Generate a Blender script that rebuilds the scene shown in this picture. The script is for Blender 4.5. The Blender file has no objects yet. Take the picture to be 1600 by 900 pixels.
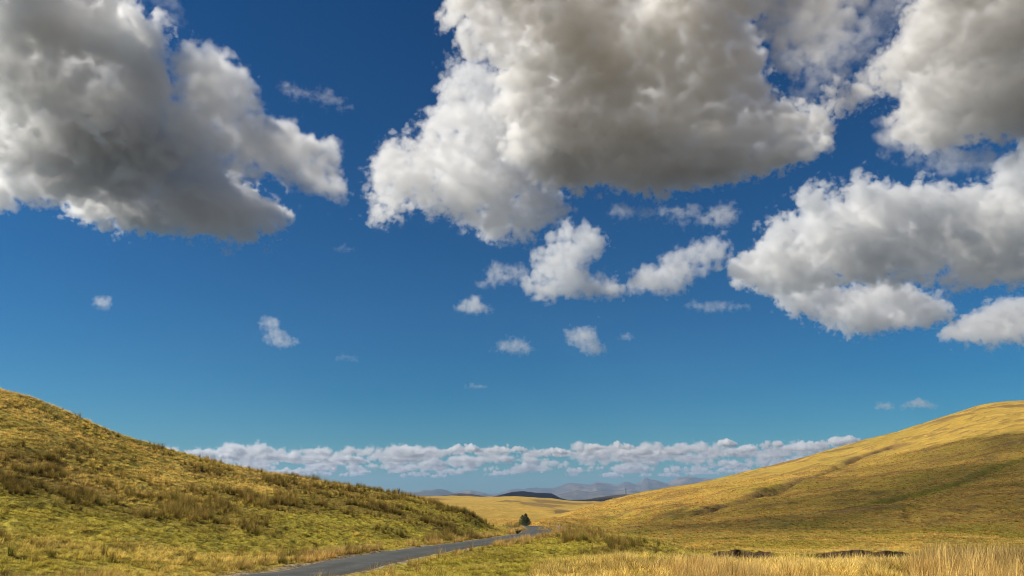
import bpy, math, random
import numpy as np
from mathutils import Vector

sc = bpy.context.scene
C = sc.collection
rng = np.random.default_rng(7)
random.seed(7)
R = math.radians
EYE = 1.75                                     # eye height above the knoll the camera stands on

# ------------------------------------------------------------------ camera
F = 1256.0                                     # focal length in pixels of the 1600 px wide photograph
P = R(14.5)                                    # tilted up: the horizon lies low in the picture
cam = bpy.data.cameras.new('camera')
camo = bpy.data.objects.new('camera', cam)
C.objects.link(camo)
sc.camera = camo
camo.location = (0, 0, EYE)
camo.rotation_euler = (math.pi / 2 + P, 0, 0)
cam.sensor_width = 36
cam.lens = 36 * F / 1600
cam.clip_start = 0.1
cam.clip_end = 150000

# ------------------------------------------------------------------ sky and sun
SUN_EL, SUN_AZ = R(40), R(-97)                 # azimuth from +Y (view) towards +X: the sun stands high on the left
W = bpy.data.worlds.new('World')
sc.world = W
W.use_nodes = True
wn = W.node_tree
bg = wn.nodes['Background']
sky = wn.nodes.new('ShaderNodeTexSky')
sky.sky_type = 'NISHITA'
sky.sun_disc = False
sky.sun_elevation = SUN_EL
sky.sun_rotation = SUN_AZ
sky.altitude = 300
sky.air_density = 1.0
sky.dust_density = 0.25
sky.ozone_density = 4.0
tint = wn.nodes.new('ShaderNodeMix')
tint.data_type = 'RGBA'
tint.blend_type = 'MULTIPLY'
tint.inputs[0].default_value = 1
wn.links.new(sky.outputs[0], tint.inputs[6])
tint.inputs[7].default_value = (0.335, 0.595, 0.665, 1)
sat = wn.nodes.new('ShaderNodeHueSaturation')
sat.inputs['Saturation'].default_value = 1.12
wn.links.new(tint.outputs[2], sat.inputs['Color'])
gam = wn.nodes.new('ShaderNodeGamma')
gam.inputs['Gamma'].default_value = 1.3
wn.links.new(sat.outputs[0], gam.inputs['Color'])
wn.links.new(gam.outputs[0], bg.inputs[0])
bg.inputs[1].default_value = 0.050
sun = bpy.data.lights.new('sun', 'SUN')
sun.energy = 5.0
sun.angle = R(0.5)
sun.color = (1.0, 0.93, 0.80)
suno = bpy.data.objects.new('sun', sun)
C.objects.link(suno)
SUN = Vector((math.sin(SUN_AZ) * math.cos(SUN_EL), math.cos(SUN_AZ) * math.cos(SUN_EL), math.sin(SUN_EL)))
suno.rotation_euler = SUN.to_track_quat('Z', 'Y').to_euler()
vs = sc.view_settings
vs.view_transform = 'Standard'
vs.look = 'None'
vs.exposure = 0.45
vs.gamma = 1.0
sc.cycles.max_bounces = 12
sc.cycles.volume_bounces = 9
sc.cycles.diffuse_bounces = 2
sc.cycles.glossy_bounces = 1
sc.cycles.volume_step_rate = 2.0
sc.cycles.volume_max_steps = 192
sc.cycles.use_denoising = True
sc.cycles.pixel_filter_type = 'BLACKMAN_HARRIS'
sc.cycles.filter_width = 1.0
sc.cycles.denoiser = 'OPENIMAGEDENOISE'
sc.cycles.denoising_input_passes = 'RGB_ALBEDO_NORMAL'
sc.cycles.denoising_prefilter = 'ACCURATE'
sc.cycles.denoising_quality = 'HIGH'

# ------------------------------------------------------------------ helpers
def tag(o, label=None, cat=None, group=None, kind=None):
    if label: o['label'] = label
    if cat: o['category'] = cat
    if group: o['group'] = group
    if kind: o['kind'] = kind
    return o

def ray(px, py):
    """view direction (x, y, z) through a point of the photograph"""
    u = (np.asarray(px, float) - 800) / F
    v = (450 - np.asarray(py, float)) / F
    return u, math.cos(P) - v * math.sin(P), math.sin(P) + v * math.cos(P)

def ratio(py):
    _, y, z = ray(0, py)
    return z / y

def at(px, py, Y):
    x, y, z = ray(px, py)
    return x / y * Y, Y, EYE + z / y * Y

def sstep(a, b, x):
    t = np.clip((np.asarray(x, float) - a) / (b - a), 0, 1)
    return t * t * (3 - 2 * t)

def _hash(ix, iy, seed):
    h = (ix.astype(np.int64) * 374761393 + iy.astype(np.int64) * 668265263 + seed * 974711) & 0x7fffffff
    h = (h ^ (h >> 13)) * 1274126177 & 0x7fffffff
    h = (h ^ (h >> 16)) & 0xffffff
    return h / float(0xffffff)

def vnoise(x, y, seed=0):
    ix = np.floor(x); iy = np.floor(y)
    fx = x - ix; fy = y - iy
    fx = fx * fx * fx * (fx * (fx * 6 - 15) + 10)
    fy = fy * fy * fy * (fy * (fy * 6 - 15) + 10)
    a = _hash(ix, iy, seed); b = _hash(ix + 1, iy, seed)
    c = _hash(ix, iy + 1, seed); d = _hash(ix + 1, iy + 1, seed)
    return (a * (1 - fx) + b * fx) * (1 - fy) + (c * (1 - fx) + d * fx) * fy

def fbm(x, y, scale, octaves=4, seed=0, rough=0.5):
    """noise of 0..1 about 0.5; scale = size of the largest bumps"""
    s = 0; a = 1; t = 0
    x = np.asarray(x, float) / scale; y = np.asarray(y, float) / scale
    for k in range(octaves):
        s = s + a * vnoise(x + 17.3 * k, y - 9.1 * k, seed + k)
        t += a; a *= rough
        x, y = (x * 0.8 - y * 0.6) * 2, (x * 0.6 + y * 0.8) * 2
    return s / t

def mesh_obj(name, verts, faces, mat=None, parent=None, smooth=True):
    me = bpy.data.meshes.new(name)
    me.from_pydata([tuple(v) for v in verts], [], faces)
    if mat: me.materials.append(mat)
    if smooth: me.polygons.foreach_set('use_smooth', [True] * len(me.polygons))
    o = bpy.data.objects.new(name, me)
    C.objects.link(o)
    o.parent = parent
    return o

def grid_obj(name, X, Y, Z, mat):
    """a smooth sheet from three n x m arrays"""
    n, m = X.shape
    co = np.stack([X, Y, Z], -1).reshape(-1, 3).astype(np.float32)
    i = (np.arange(n - 1)[:, None] * m + np.arange(m - 1)[None, :]).ravel()
    q = np.stack([i, i + 1, i + m + 1, i + m], -1).astype(np.int32)
    me = bpy.data.meshes.new(name)
    me.vertices.add(len(co)); me.vertices.foreach_set('co', co.ravel())
    me.loops.add(q.size); me.loops.foreach_set('vertex_index', q.ravel())
    me.polygons.add(len(q))
    me.polygons.foreach_set('loop_start', np.arange(0, q.size, 4, dtype=np.int32))
    me.polygons.foreach_set('use_smooth', np.ones(len(q), bool))
    me.update(calc_edges=True)
    me.materials.append(mat)
    o = bpy.data.objects.new(name, me)
    C.objects.link(o)
    return o

def vattr(o, name, arr):
    a = o.data.attributes.new(name, 'FLOAT', 'POINT')
    a.data.foreach_set('value', np.asarray(arr, np.float32).ravel())

class Mat:
    """short hand for node materials"""
    def __init__(s, name):
        s.m = bpy.data.materials.new(name); s.m.use_nodes = True
        s.t = s.m.node_tree; s.b = s.t.nodes['Principled BSDF']
        s.b.inputs['Roughness'].default_value = 0.9
        s.b.inputs['Specular IOR Level'].default_value = 0.15
    def n(s, t, **kw):
        x = s.t.nodes.new(t)
        for k, v in kw.items(): setattr(x, k, v)
        return x
    def l(s, a, b): s.t.links.new(a, b)
    def noise(s, scale, detail=4, rough=0.55, stretch=None, rot=0):
        x = s.n('ShaderNodeTexNoise')
        x.inputs['Scale'].default_value = 1.0 / scale
        x.inputs['Detail'].default_value = detail
        x.inputs['Roughness'].default_value = rough
        g = s.n('ShaderNodeNewGeometry')
        src = g.outputs['Position']
        if stretch:
            mp = s.n('ShaderNodeMapping')
            mp.inputs['Scale'].default_value = stretch
            mp.inputs['Rotation'].default_value = (0, 0, rot)
            s.l(src, mp.inputs['Vector']); src = mp.outputs[0]
        s.l(src, x.inputs['Vector'])
        return x.outputs['Fac']
    def ramp(s, fac, stops):
        x = s.n('ShaderNodeValToRGB')
        e = x.color_ramp.elements
        while len(e) < len(stops): e.new(0.5)
        for i, (p, c) in enumerate(stops):
            e[i].position = p
            e[i].color = (c, c, c, 1) if isinstance(c, (int, float)) else (*c, 1)
        s.l(fac, x.inputs[0])
        return x.outputs['Color']
    def mix(s, f, a, b, mode='MIX'):
        x = s.n('ShaderNodeMix', data_type='RGBA', blend_type=mode)
        for v, i in ((f, 0), (a, 6), (b, 7)):
            if isinstance(v, (int, float)): x.inputs[i].default_value = v
            elif isinstance(v, tuple): x.inputs[i].default_value = (*v, 1)
            else: s.l(v, x.inputs[i])
        return x.outputs[2]
    def math(s, op, a, b=0.0, clamp=False):
        x = s.n('ShaderNodeMath', operation=op, use_clamp=clamp)
        for v, i in ((a, 0), (b, 1)):
            if isinstance(v, (int, float)): x.inputs[i].default_value = v
            else: s.l(v, x.inputs[i])
        return x.outputs[0]
    def attr(s, name, kind='GEOMETRY'):
        x = s.n('ShaderNodeAttribute', attribute_name=name, attribute_type=kind)
        return x.outputs['Fac']
    def col(s, c):
        if isinstance(c, tuple): s.b.inputs['Base Color'].default_value = (*c, 1)
        else: s.l(c, s.b.inputs['Base Color'])
    def bump(s, h, strength=0.5, dist=0.1):
        x = s.n('ShaderNodeBump')
        x.inputs['Strength'].default_value = strength
        x.inputs['Distance'].default_value = dist
        s.l(h, x.inputs['Height']); s.l(x.outputs[0], s.b.inputs['Normal'])

# ------------------------------------------------------------------ land: surveyed profiles
# each column: heading (photo x at the horizon) -> (distance, height below/above the eye) or (distance, photo y)
COLS = [
 (-1500, [(8,-1.9),(20,-0.5),(40,4),(80,14),(150,24),(400,34),(1500,30),(4000,0)]),
 (-500, [(8,-1.9),(20,-1.6),(40,2),(60,9),(80,17),(110,22),(160,23),(400,25),(1500,20),(4000,-10)]),
 (0,   [(8,-1.8),(18,-2.15),(25,900),(34,850),(45,790),(58,720),(72,655),(84,617),(100,10.8),(140,10),(300,5),(800,0),(4000,-30)]),
 (200, [(8,-1.8),(18,-2.2),(26,900),(36,862),(48,812),(62,762),(76,718),(90,686),(108,6.6),(150,6),(300,3),(800,-3),(4000,-30)]),
 (400, [(8,-1.8),(18,-2.2),(30,900),(38,876),(50,840),(64,800),(80,762),(96,737),(115,2.8),(150,2.2),(300,-3),(800,-12),(4000,-35)]),
 (600, [(8,-1.8),(18,-2.1),(28,-2.6),(43,872),(54,855),(68,825),(84,792),(104,768),(125,.4),(160,-2),(300,-9),(500,-16),(700,-14),(1000,-8),(1500,777),(1800,-4),(2500,-20),(4000,-45)]),
 (700, [(8,-1.75),(18,-2),(30,-2.6),(42,-3),(58,-3.3),(66,848),(76,832),(88,808),(100,791),(112,-1.6),(135,-4),(200,-9),(400,-16),(520,-16),(700,800),(1000,789),(1500,777),(1900,-6),(2600,-25),(4000,-45)]),
 (760, [(8,-1.75),(18,-2),(30,-2.6),(45,-3.05),(60,-3.4),(73,842),(83,827),(94,810),(104,-3.3),(120,-5.0),(150,-7.5),(250,-12),(450,-17.5),(520,817),(700,802),(1000,791),(1500,777),(1900,-6),(2600,-26),(4000,-45)]),
 (800, [(8,-1.75),(18,-2),(30,-2.6),(45,-3.1),(60,-3.4),(78,-3.85),(88,829),(97,821),(108,-4.7),(118,-5.4),(150,-8),(250,-13),(450,-18),(520,816),(700,804),(1000,792),(1500,777),(1900,-6),(2600,-26),(4000,-45)]),
 (850, [(8,-1.75),(18,-2),(30,-2.5),(45,-3.1),(60,-3.5),(78,-3.9),(95,-3.95),(112,-4.4),(130,-5.6),(180,-8.5),(250,823),(330,816),(400,811),(440,-14.5),(520,-19),(700,806),(1000,794),(1500,779),(1900,-9),(2600,-28),(4000,-45)]),
 (900, [(8,-1.75),(18,-1.95),(30,-2.4),(45,-3.0),(60,-3.3),(78,-3.6),(95,-3.9),(112,-4.4),(135,-7.2),(200,-9.8),(250,823),(350,812),(500,800),(620,795),(700,-12),(800,-20),(1000,797),(1500,784),(2000,-16),(2600,-30),(4000,-45)]),
 (1000,[(8,-1.7),(18,-1.75),(28,-2.1),(45,-3.0),(70,-3.8),(95,-4.4),(110,-5.6),(135,-7.9),(180,833),(250,816),(350,801),(500,784),(700,769),(820,2.0),(1100,-5),(2000,-20),(4000,-45)]),
 (1100,[(8,-1.7),(16,-1.6),(24,-1.95),(40,-3.4),(60,-4.6),(84,-5.75),(97,862),(120,850),(180,829),(260,809),(360,790),(520,767),(720,750),(850,12),(1200,6),(3000,-20)]),
 (1200,[(8,-1.7),(16,-1.6),(24,-1.95),(40,-3.4),(60,-4.7),(84,-5.8),(98,862),(120,850),(180,827),(260,799),(380,772),(540,749),(760,728),(900,29),(1300,20),(3000,-10)]),
 (1400,[(8,-1.7),(16,-1.6),(24,-1.95),(40,-3.4),(60,-4.7),(84,-5.8),(98,862),(120,848),(180,816),(260,781),(380,746),(560,711),(820,681),(980,67),(1400,60),(3000,10)]),
 (1600,[(8,-1.7),(16,-1.6),(24,-1.9),(40,-3.2),(60,-4.6),(84,-5.7),(98,861),(120,845),(180,806),(260,761),(380,716),(560,673),(860,630),(1000,108),(1400,112),(3000,40)]),
 (2300,[(8,-1.7),(40,-2.5),(90,-3),(120,0),(260,20),(560,70),(900,140),(1400,160),(4000,60)]),
]
def pchip(x, y, q):
    x = np.asarray(x, float); y = np.asarray(y, float)
    h = np.diff(x); d = np.diff(y) / h
    m = np.zeros_like(y)
    for i in range(1, len(x) - 1):
        if d[i - 1] * d[i] > 0:
            w1 = 2 * h[i] + h[i - 1]; w2 = h[i] + 2 * h[i - 1]
            m[i] = (w1 + w2) / (w1 / d[i - 1] + w2 / d[i])
    m[0] = d[0]; m[-1] = d[-1]
    q = np.clip(q, x[0], x[-1])
    k = np.clip(np.searchsorted(x, q, side='right') - 1, 0, len(x) - 2)
    t = (q - x[k]) / h[k]
    return ((1 + 2 * t) * (1 - t) ** 2 * y[k] + t * (1 - t) ** 2 * h[k] * m[k]
            + t * t * (3 - 2 * t) * y[k + 1] + t * t * (t - 1) * h[k] * m[k + 1])

LR = np.linspace(math.log(1.5), math.log(60000), 700)   # common log-distance axis of the table
_th, _rows = [], []
for px, prof in COLS:
    az = math.atan((px - 800) / F / 1.033)
    r, z = [1.5, 4], [-EYE, -EYE]
    for (Yd, v) in prof:
        z.append(v if abs(v) < 400 else ratio(v) * Yd); r.append(Yd / math.cos(az))
    if r[-1] < 9000: r.append(9000); z.append(-60)
    r += [20000, 60000]; z += [-110, -110]
    _th.append(az); _rows.append(pchip(np.log(r), z, LR))
for az in (-180, -120, 120, 180):
    _th.append(R(az)); _rows.append(pchip(np.log([1.5, 8, 100, 1000, 4000, 60000]), [-EYE, -1.9, 0, 18, 0, -110], LR))
_o = np.argsort(_th)
TH = np.array(_th)[_o]; TAB = np.array(_rows)[_o]
AZF = np.concatenate([np.linspace(-math.pi, R(-50), 60, endpoint=False), np.linspace(R(-50), R(50), 640), np.linspace(R(50), math.pi, 61)[1:]])
def smooth_cols(tab, th, q):
    k = np.clip(np.searchsorted(th, q, side='right') - 1, 0, len(th) - 2)
    h = np.diff(th)[:, None]; d = np.diff(tab, axis=0) / h
    m = np.zeros_like(tab); m[0] = d[0]; m[-1] = d[-1]
    a, b = d[:-1], d[1:]
    m[1:-1] = np.where(a * b > 0, 2 * a * b / np.where(a + b == 0, 1, a + b), 0)
    t = ((q - th[k]) / h[k, 0])[:, None]; hk = h[k]
    return ((1 + 2 * t) * (1 - t) ** 2 * tab[k] + t * (1 - t) ** 2 * hk * m[k]
            + t * t * (3 - 2 * t) * tab[k + 1] + t * t * (t - 1) * hk * m[k + 1])
BASE = smooth_cols(TAB, TH, AZF)

def base_z(x, y):
    r = np.hypot(x, y); az = np.arctan2(x, y)
    i = np.interp(az, AZF, np.arange(len(AZF))); j = np.clip((np.log(np.maximum(r, 1.5)) - LR[0]) / (LR[1] - LR[0]), 0, len(LR) - 1.001)
    i0 = np.clip(i.astype(int), 0, len(AZF) - 2); j0 = j.astype(int); fi = i - i0; fj = j - j0
    return ((BASE[i0, j0] * (1 - fi) + BASE[i0 + 1, j0] * fi) * (1 - fj)
            + (BASE[i0, j0 + 1] * (1 - fi) + BASE[i0 + 1, j0 + 1] * fi) * fj) + EYE

# road centre line, from survey points (photo x, photo y, distance)
RP = [at(px, py, Y) for px, py, Y in ((457,900,32),(556,879,38),(648,862,47),(742,849,61),(800,840,77),(829,835,89),(840,830.5,100),(844,827,109))]
RP = [(-19, 4, -1.9 + EYE - 1.2), (-15.5, 14, -2.2 + EYE), (-12.6, 23, -2.55 + EYE)] + RP + [(2.9, 118.5, -4.22 + EYE), (-1.5, 127, -4.5 + EYE), (-9, 146, -6.2 + EYE), (-18, 170, -8.2 + EYE)]
def catmull(pts, n):
    p = np.array([2 * np.array(pts[0]) - np.array(pts[1])] + [np.array(q) for q in pts] + [2 * np.array(pts[-1]) - np.array(pts[-2])])
    out = []
    for i in range(1, len(p) - 2):
        for t in np.linspace(0, 1, n, endpoint=False):
            out.append(0.5 * (2 * p[i] + (p[i + 1] - p[i - 1]) * t + (2 * p[i - 1] - 5 * p[i] + 4 * p[i + 1] - p[i + 2]) * t * t
                              + (3 * p[i] - p[i - 1] - 3 * p[i + 1] + p[i + 2]) * t ** 3))
    out.append(p[-2])
    return np.array(out)
ROAD = catmull(RP, 24)
ROAD[:, 2] = np.convolve(np.pad(ROAD[:, 2], 12, mode='edge'), np.ones(25) / 25, mode='valid')
ROAD_HALF = 1.75
def road_near(x, y):
    """distance to the centre line, its height, and the side (+ = right of it)"""
    sh = np.shape(x); x = np.ravel(x); y = np.ravel(y)
    d = np.full(x.shape, 1e9); z = np.zeros(x.shape); s = np.zeros(x.shape)
    near = np.nonzero((np.abs(x) < 45) & (y > -6) & (y < 190))[0]
    for c in range(0, len(near), 40000):
        k = near[c:c + 40000]
        dx = x[k][:, None] - ROAD[None, :, 0]; dy = y[k][:, None] - ROAD[None, :, 1]
        dd = dx * dx + dy * dy
        j = dd.argmin(1)
        jj = np.clip(j, 1, len(ROAD) - 2)
        t = ROAD[jj + 1, :2] - ROAD[jj - 1, :2]; t /= np.linalg.norm(t, axis=1)[:, None]
        rx = x[k] - ROAD[j, 0]; ry = y[k] - ROAD[j, 1]
        s[k] = rx * t[:, 1] - ry * t[:, 0]
        d[k] = np.sqrt(dd[np.arange(len(k)), j]); z[k] = ROAD[j, 2]
    return d.reshape(sh), z.reshape(sh), s.reshape(sh)

def seg_dist(x, y, pts):
    d = np.full(np.shape(x), 1e9)
    for a, b in zip(pts[:-1], pts[1:]):
        ax, ay = a[0], a[1]; bx, by = b[0] - ax, b[1] - ay
        t = np.clip(((x - ax) * bx + (y - ay) * by) / (bx * bx + by * by), 0, 1)
        d = np.minimum(d, np.hypot(x - ax - t * bx, y - ay - t * by))
    return d

def pl(*p): return [(at(*q)[0], at(*q)[1]) for q in p]
# the burn below the knoll, cut into the peat; and drainage gullies on the hill opposite
BURN = pl((1000,860,88),(1080,864,86),(1130,866,84),(1190,868,83),(1250,869,82),(1330,869,82),(1400,869,83),(1450,868,85),(1560,868,88),(1800,868,92))
GULLY = pl((1060,801,290),(1100,796,318),(1140,789,345),(1190,780,385),(1240,770,440),(1300,757,520),(1340,747,590),(1400,733,640))
GULLY2 = pl((1340,790,235),(1400,775,262),(1480,757,300),(1560,740,345),(1640,722,400))
TRACK = pl((1415,795,222),(1425,812,190),(1436,828,160))
FOLDS = [pl((905,822,262),(935,806,330),(965,799,390)), pl((940,824,250),(975,808,310),(1010,800,360)), pl((1000,818,245),(1030,806,300),(1075,795,345))]

def land(x, y):
    """height of the ground and its vegetation maps"""
    x = np.asarray(x, float); y = np.asarray(y, float)
    r = np.hypot(x, y)
    z = base_z(x, y)
    # broad swells and hummocks
    z = z + (fbm(x, y, 22, 3, 3) - .5) * 1.0 * sstep(25, 60, r) * (1 - sstep(900, 2500, r))
    z = z + (fbm(x, y, 90, 4, 5) - .5) * 7.0 * sstep(180, 450, r) * (1 - sstep(4000, 9000, r))
    hum = fbm(x, y, 1.6, 3, 11)
    z = z + (np.abs(hum - .5) * -1.6 + .2 + (hum - .5) * .5) * .5 * sstep(6, 20, r) * (1 - sstep(160, 320, r))
    right = sstep(120, 240, r) * sstep(0.02, 0.12, x / np.maximum(y, 1))
    streak = fbm(x * .8 + y * .6, (y * .8 - x * .6) * 4.0, 30, 4, 21)
    z = z + (streak - .5) * 2.2 * right * (1 - sstep(1500, 3000, r))
    z = z + (fbm(x, y, 5, 3, 31) - .5) * 0.8 * sstep(100, 220, r) * (1 - sstep(900, 2000, r))
    # the burn: a trench with a steep, undercut far bank
    m = (r > 55) & (r < 150) & (x > 5)
    peat = np.zeros_like(z)
    if m.any():
        xm, ym = x[m], y[m]
        wob = (fbm(xm, ym, 6, 3, 41) - .5) * 5
        by = np.interp(xm, [p[0] for p in BURN], [p[1] for p in BURN])
        t = ym + wob + (fbm(xm, ym, 1.1, 3, 43) - .5) * 1.6 - by                               # 0 at the foot of the far bank
        wx = (xm - BURN[0][0])
        pxs = 800 + xm / ym * F * 1.045
        high = 0.35 + 1.4 * np.exp(-((pxs - 1155) / 50) ** 2) + 1.25 * np.exp(-((pxs - 1350) / 85) ** 2) + 0.5 * np.exp(-((pxs - 1530) / 40) ** 2)
        high = high * sstep(1020, 1100, pxs)
        step = sstep(0, 1.1, t)
        z[m] = z[m] - 1.0 * high * sstep(-9, -1, t) * (1 - step) * 1.0 + high * .42 * step * (1 - sstep(2, 22, t))
        peat[m] = np.clip((1 - np.abs(t - .5) / (0.9 + .35 * high)) * 3, 0, 1) * sstep(.6, 1.1, high)
    for g, wd, dp in ((GULLY, 9, 4.5), (GULLY2, 5, 1.4), (TRACK, 1.6, .5)):
        m = (r > 130) & (r < 900) & (x > 20)
        if m.any():
            d = seg_dist(x[m], y[m], g) + (fbm(x[m], y[m], 14, 3, 51) - .5) * wd
            z[m] = z[m] - dp * (1 - sstep(0, wd, d))
    for g in FOLDS:
        m = (r > 180) & (r < 600) & (x > 5)
        if m.any():
            d = seg_dist(x[m], y[m], g) + (fbm(x[m], y[m], 20, 3, 53) - .5) * 8
            z[m] = z[m] - 2.2 * (1 - sstep(0, 16, d))
    # roadbed
    d, rz, s = road_near(x, y)
    w = 1 - sstep(ROAD_HALF + .5, ROAD_HALF + 6.5, d)
    z = z * (1 - w) + (rz - .035) * w + w * (1 - sstep(0, 1, (ROAD_HALF + .2 - d) * 3)) * (hum - .3) * .22
    green = fbm(x, y, 14, 4, 61)
    # near left hill: lush along the verge and foot, straw above
    pxa = 800 + x / np.maximum(y, 1) * F * 1.04
    heath = np.zeros_like(z)
    m = (r > 130) & (r < 900) & (x > 20)
    if m.any():
        dg = seg_dist(x[m], y[m], GULLY) + (fbm(x[m], y[m], 18, 3, 55) - .5) * 16
        heath[m] = (1 - sstep(3, 15, dg)) * sstep(1050, 1090, pxa[m]) * .9
    heath = np.maximum(heath, sstep(.60, .68, streak) * .6 * right * (1 - sstep(1000, 1300, r)))
    heath = np.maximum(heath, sstep(.57, .64, fbm(x, y * .45, 70, 4, 57)) * .8 * sstep(560, 760, r))
    return z, dict(heath=heath, d=d, s=s, peat=peat, green=green, hum=hum, r=r)

# the sheet: fine where the photograph looks, coarse elsewhere and out to the horizon
az = np.concatenate([np.linspace(-math.pi, R(-37), 46, endpoint=False), np.linspace(R(-37), R(37), 980), np.linspace(R(37), math.pi, 47)[1:]])
rr = [0.3]
while rr[-1] < 60000:
    q = rr[-1]
    st = .6 if q < 8 else .3 if q < 130 else q * .0028 if q < 420 else q * .006 if q < 2500 else q * .04
    rr.append(q + st)
rr = np.array(rr)
A, RR = np.meshgrid(az, rr)
GX, GY = RR * np.sin(A), RR * np.cos(A)
GZ, info = land(GX, GY)
print('ground', GX.shape)

def ground_z(x, y):
    x = np.asarray(x, float); y = np.asarray(y, float)
    i = np.interp(np.hypot(x, y), rr, np.arange(len(rr))); j = np.interp(np.arctan2(x, y), az, np.arange(len(az)))
    i0 = np.clip(i.astype(int), 0, len(rr) - 2); j0 = np.clip(j.astype(int), 0, len(az) - 2); fi = i - i0; fj = j - j0
    return (GZ[i0, j0] * (1 - fi) + GZ[i0 + 1, j0] * fi) * (1 - fj) + (GZ[i0, j0 + 1] * (1 - fi) + GZ[i0 + 1, j0 + 1] * fi) * fj

# vegetation zones as plain maps (1 = lush green, 0 = bleached straw)
def veg(x, y, d=None):
    x = np.asarray(x, float); y = np.asarray(y, float)
    if d is None: d = road_near(x, y)[0]
    r = np.hypot(x, y)
    a = x / np.maximum(y, 1)
    px = 800 + a * F * 1.04
    n = fbm(x, y, 13, 4, 61); n2 = fbm(x, y, 4, 3, 67); n3 = fbm(x, y, 45, 3, 71)
    g = 0.28 + (n - .5) * 1.7 + (n2 - .5) * .7
    left = (px < 830) & (r < 200)
    hgt = base_z(x, y) - EYE
    g = g + np.where(left, .62 * (1 - sstep(-1.8, 2.2, hgt)) , 0)
    g = g + np.where(left, .22 * sstep(560, 700, px), 0)
    g = g + np.where(left & (d < 5), -.25, 0)
    bank = (r < 150) & ~left
    g = g + np.where(bank, .38 * (1 - sstep(1050, 1300, px)) - .55 * (1 - sstep(24, 36, r)) * sstep(620, 900, px), 0)
    far = sstep(150, 260, r)
    gr = 0.06 + (n3 - .5) * .9 + (n - .5) * .6
    gr = gr - .06 + .12 * sstep(1150, 1500, px) * (1 - sstep(260, 420, r)) 
    g = g * (1 - far) + gr * far
    for gl, wd, amt in ((GULLY, 16, .7), (GULLY2, 9, .5), (FOLDS[0], 13, .6), (FOLDS[1], 13, .6), (FOLDS[2], 12, .5)):
        m = (r > 130) & (r < 900) & (x > 5)
        if np.any(m):
            gg = np.zeros_like(g)
            gg[m] = amt * (1 - sstep(0, wd, seg_dist(x[m], y[m], gl)))
            g = g + gg
    g = g * (1 - .8 * sstep(430, 700, r))
    return np.clip(g, 0, 1)
GREEN = veg(GX, GY, info['d'])
def rush_map(x, y):
    """where the rushes grow: long drifts across the near hill, patches by the road"""
    x = np.asarray(x, float); y = np.asarray(y, float)
    px = 800 + x / np.maximum(y, 1) * F * 1.03; r = np.hypot(x, y)
    z = base_z(x, y) - EYE
    py = 775 - z / np.maximum(y, 1) * F
    n = fbm(x, y, 9, 4, 81)
    m = np.zeros_like(px)
    # the long diagonal drift of the left hill
    c = np.interp(px, [-100, 0, 130, 260, 400, 520, 640, 760], [725, 735, 760, 785, 795, 778, 812, 838])
    wd = np.interp(px, [-100, 0, 260, 400, 520, 640, 760], [34, 34, 30, 26, 30, 26, 10])
    m = np.maximum(m, 1.15 - np.abs(py - c) / wd)
    c = np.interp(px, [330, 480, 640, 700], [742, 760, 784, 800])
    m = np.maximum(m, .95 - np.abs(py - c) / 15 - (px < 300) * 2)
    m = np.maximum(m, .9 - np.hypot((px - 230) / 60, (py - 838) / 26))
    m = np.maximum(m, 1.1 - np.hypot((px - 690) / 40, (py - 838) / 14))
    m = np.maximum(m, 1.2 - np.hypot((px - 806) / 16, (py - 828) / 6))
    m = np.where(px < 826, m, 0)
    rb = np.maximum(1.2 - np.hypot((px - 915) / 48, (py - 838) / 12), 1.0 - np.hypot((px - 960) / 60, (py - 852) / 14))
    m = np.where((px > 826) & (r < 130), rb, m)
    return np.clip(m + (n - .5) * 1.7, 0, 1) * (r > 20) * (r < 140)
RUSH = rush_map(GX, GY)

gm = Mat('moor_ground')
g = gm.attr('green'); pe = gm.attr('peat'); ru = gm.attr('rush'); di = gm.attr('dirt'); fa = gm.attr('far')
n1 = gm.noise(.35, 5, .65); n2 = gm.noise(3.5, 5, .6); n3 = gm.noise(26, 5, .62, (1, 3.2, 1), R(-38)); n4 = gm.noise(1.1, 4, .7)
n5 = gm.noise(150, 4, .55)
straw = gm.ramp(n1, [(.25, (.30, .19, .035)), (.5, (.56, .38, .085)), (.75, (.74, .54, .17))])
gold = gm.ramp(n3, [(.25, (.34, .165, .03)), (.42, (.64, .32, .07)), (.58, (.82, .44, .11)), (.75, (.88, .56, .19))])
gold = gm.mix(gm.ramp(n4, [(.3, .55), (.6, 0)]), gold, (.27, .165, .035))
gold = gm.mix(gm.ramp(n5, [(.46, 0), (.66, .55)]), gold, (.31, .20, .06))
gold = gm.mix(gm.ramp(gm.noise(9, 5, .65, (1, 2.2, 1), R(-38)), [(.42, .65), (.58, 0)]), gold, (.33, .20, .05))
dry = gm.mix(fa, straw, gold)
beyond = gm.attr('beyond')
lush = gm.ramp(n1, [(.25, (.10, .088, .008)), (.5, (.29, .235, .024)), (.75, (.48, .38, .055))])
gf = gm.math('MULTIPLY_ADD', g, 1.0)
mx = gm.math('ADD', gf, gm.math('MULTIPLY', gm.math('SUBTRACT', n2, .5), .9), True)
c = gm.mix(mx, dry, lush)
c = gm.mix(gm.attr('heath'), c, gm.ramp(n4, [(.3, (.10, .055, .022)), (.7, (.26, .16, .055))]))
c = gm.mix(gm.math('MULTIPLY', ru, .7), c, (.12, .07, .018))
c = gm.mix(gm.ramp(n2, [(.6, 0), (.72, .45)]), c, (.13, .07, .02))
c = gm.mix(di, c, gm.ramp(n1, [(.3, (.16, .12, .07)), (.7, (.38, .29, .17))]))
c = gm.mix(pe, c, gm.ramp(n4, [(.35, (.03, .019, .011)), (.65, (.10, .06, .03))]))
c = gm.mix(beyond, c, gm.ramp(n5, [(.35, (.035, .042, .042)), (.6, (.065, .066, .060))]))
gm.col(c)
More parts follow.
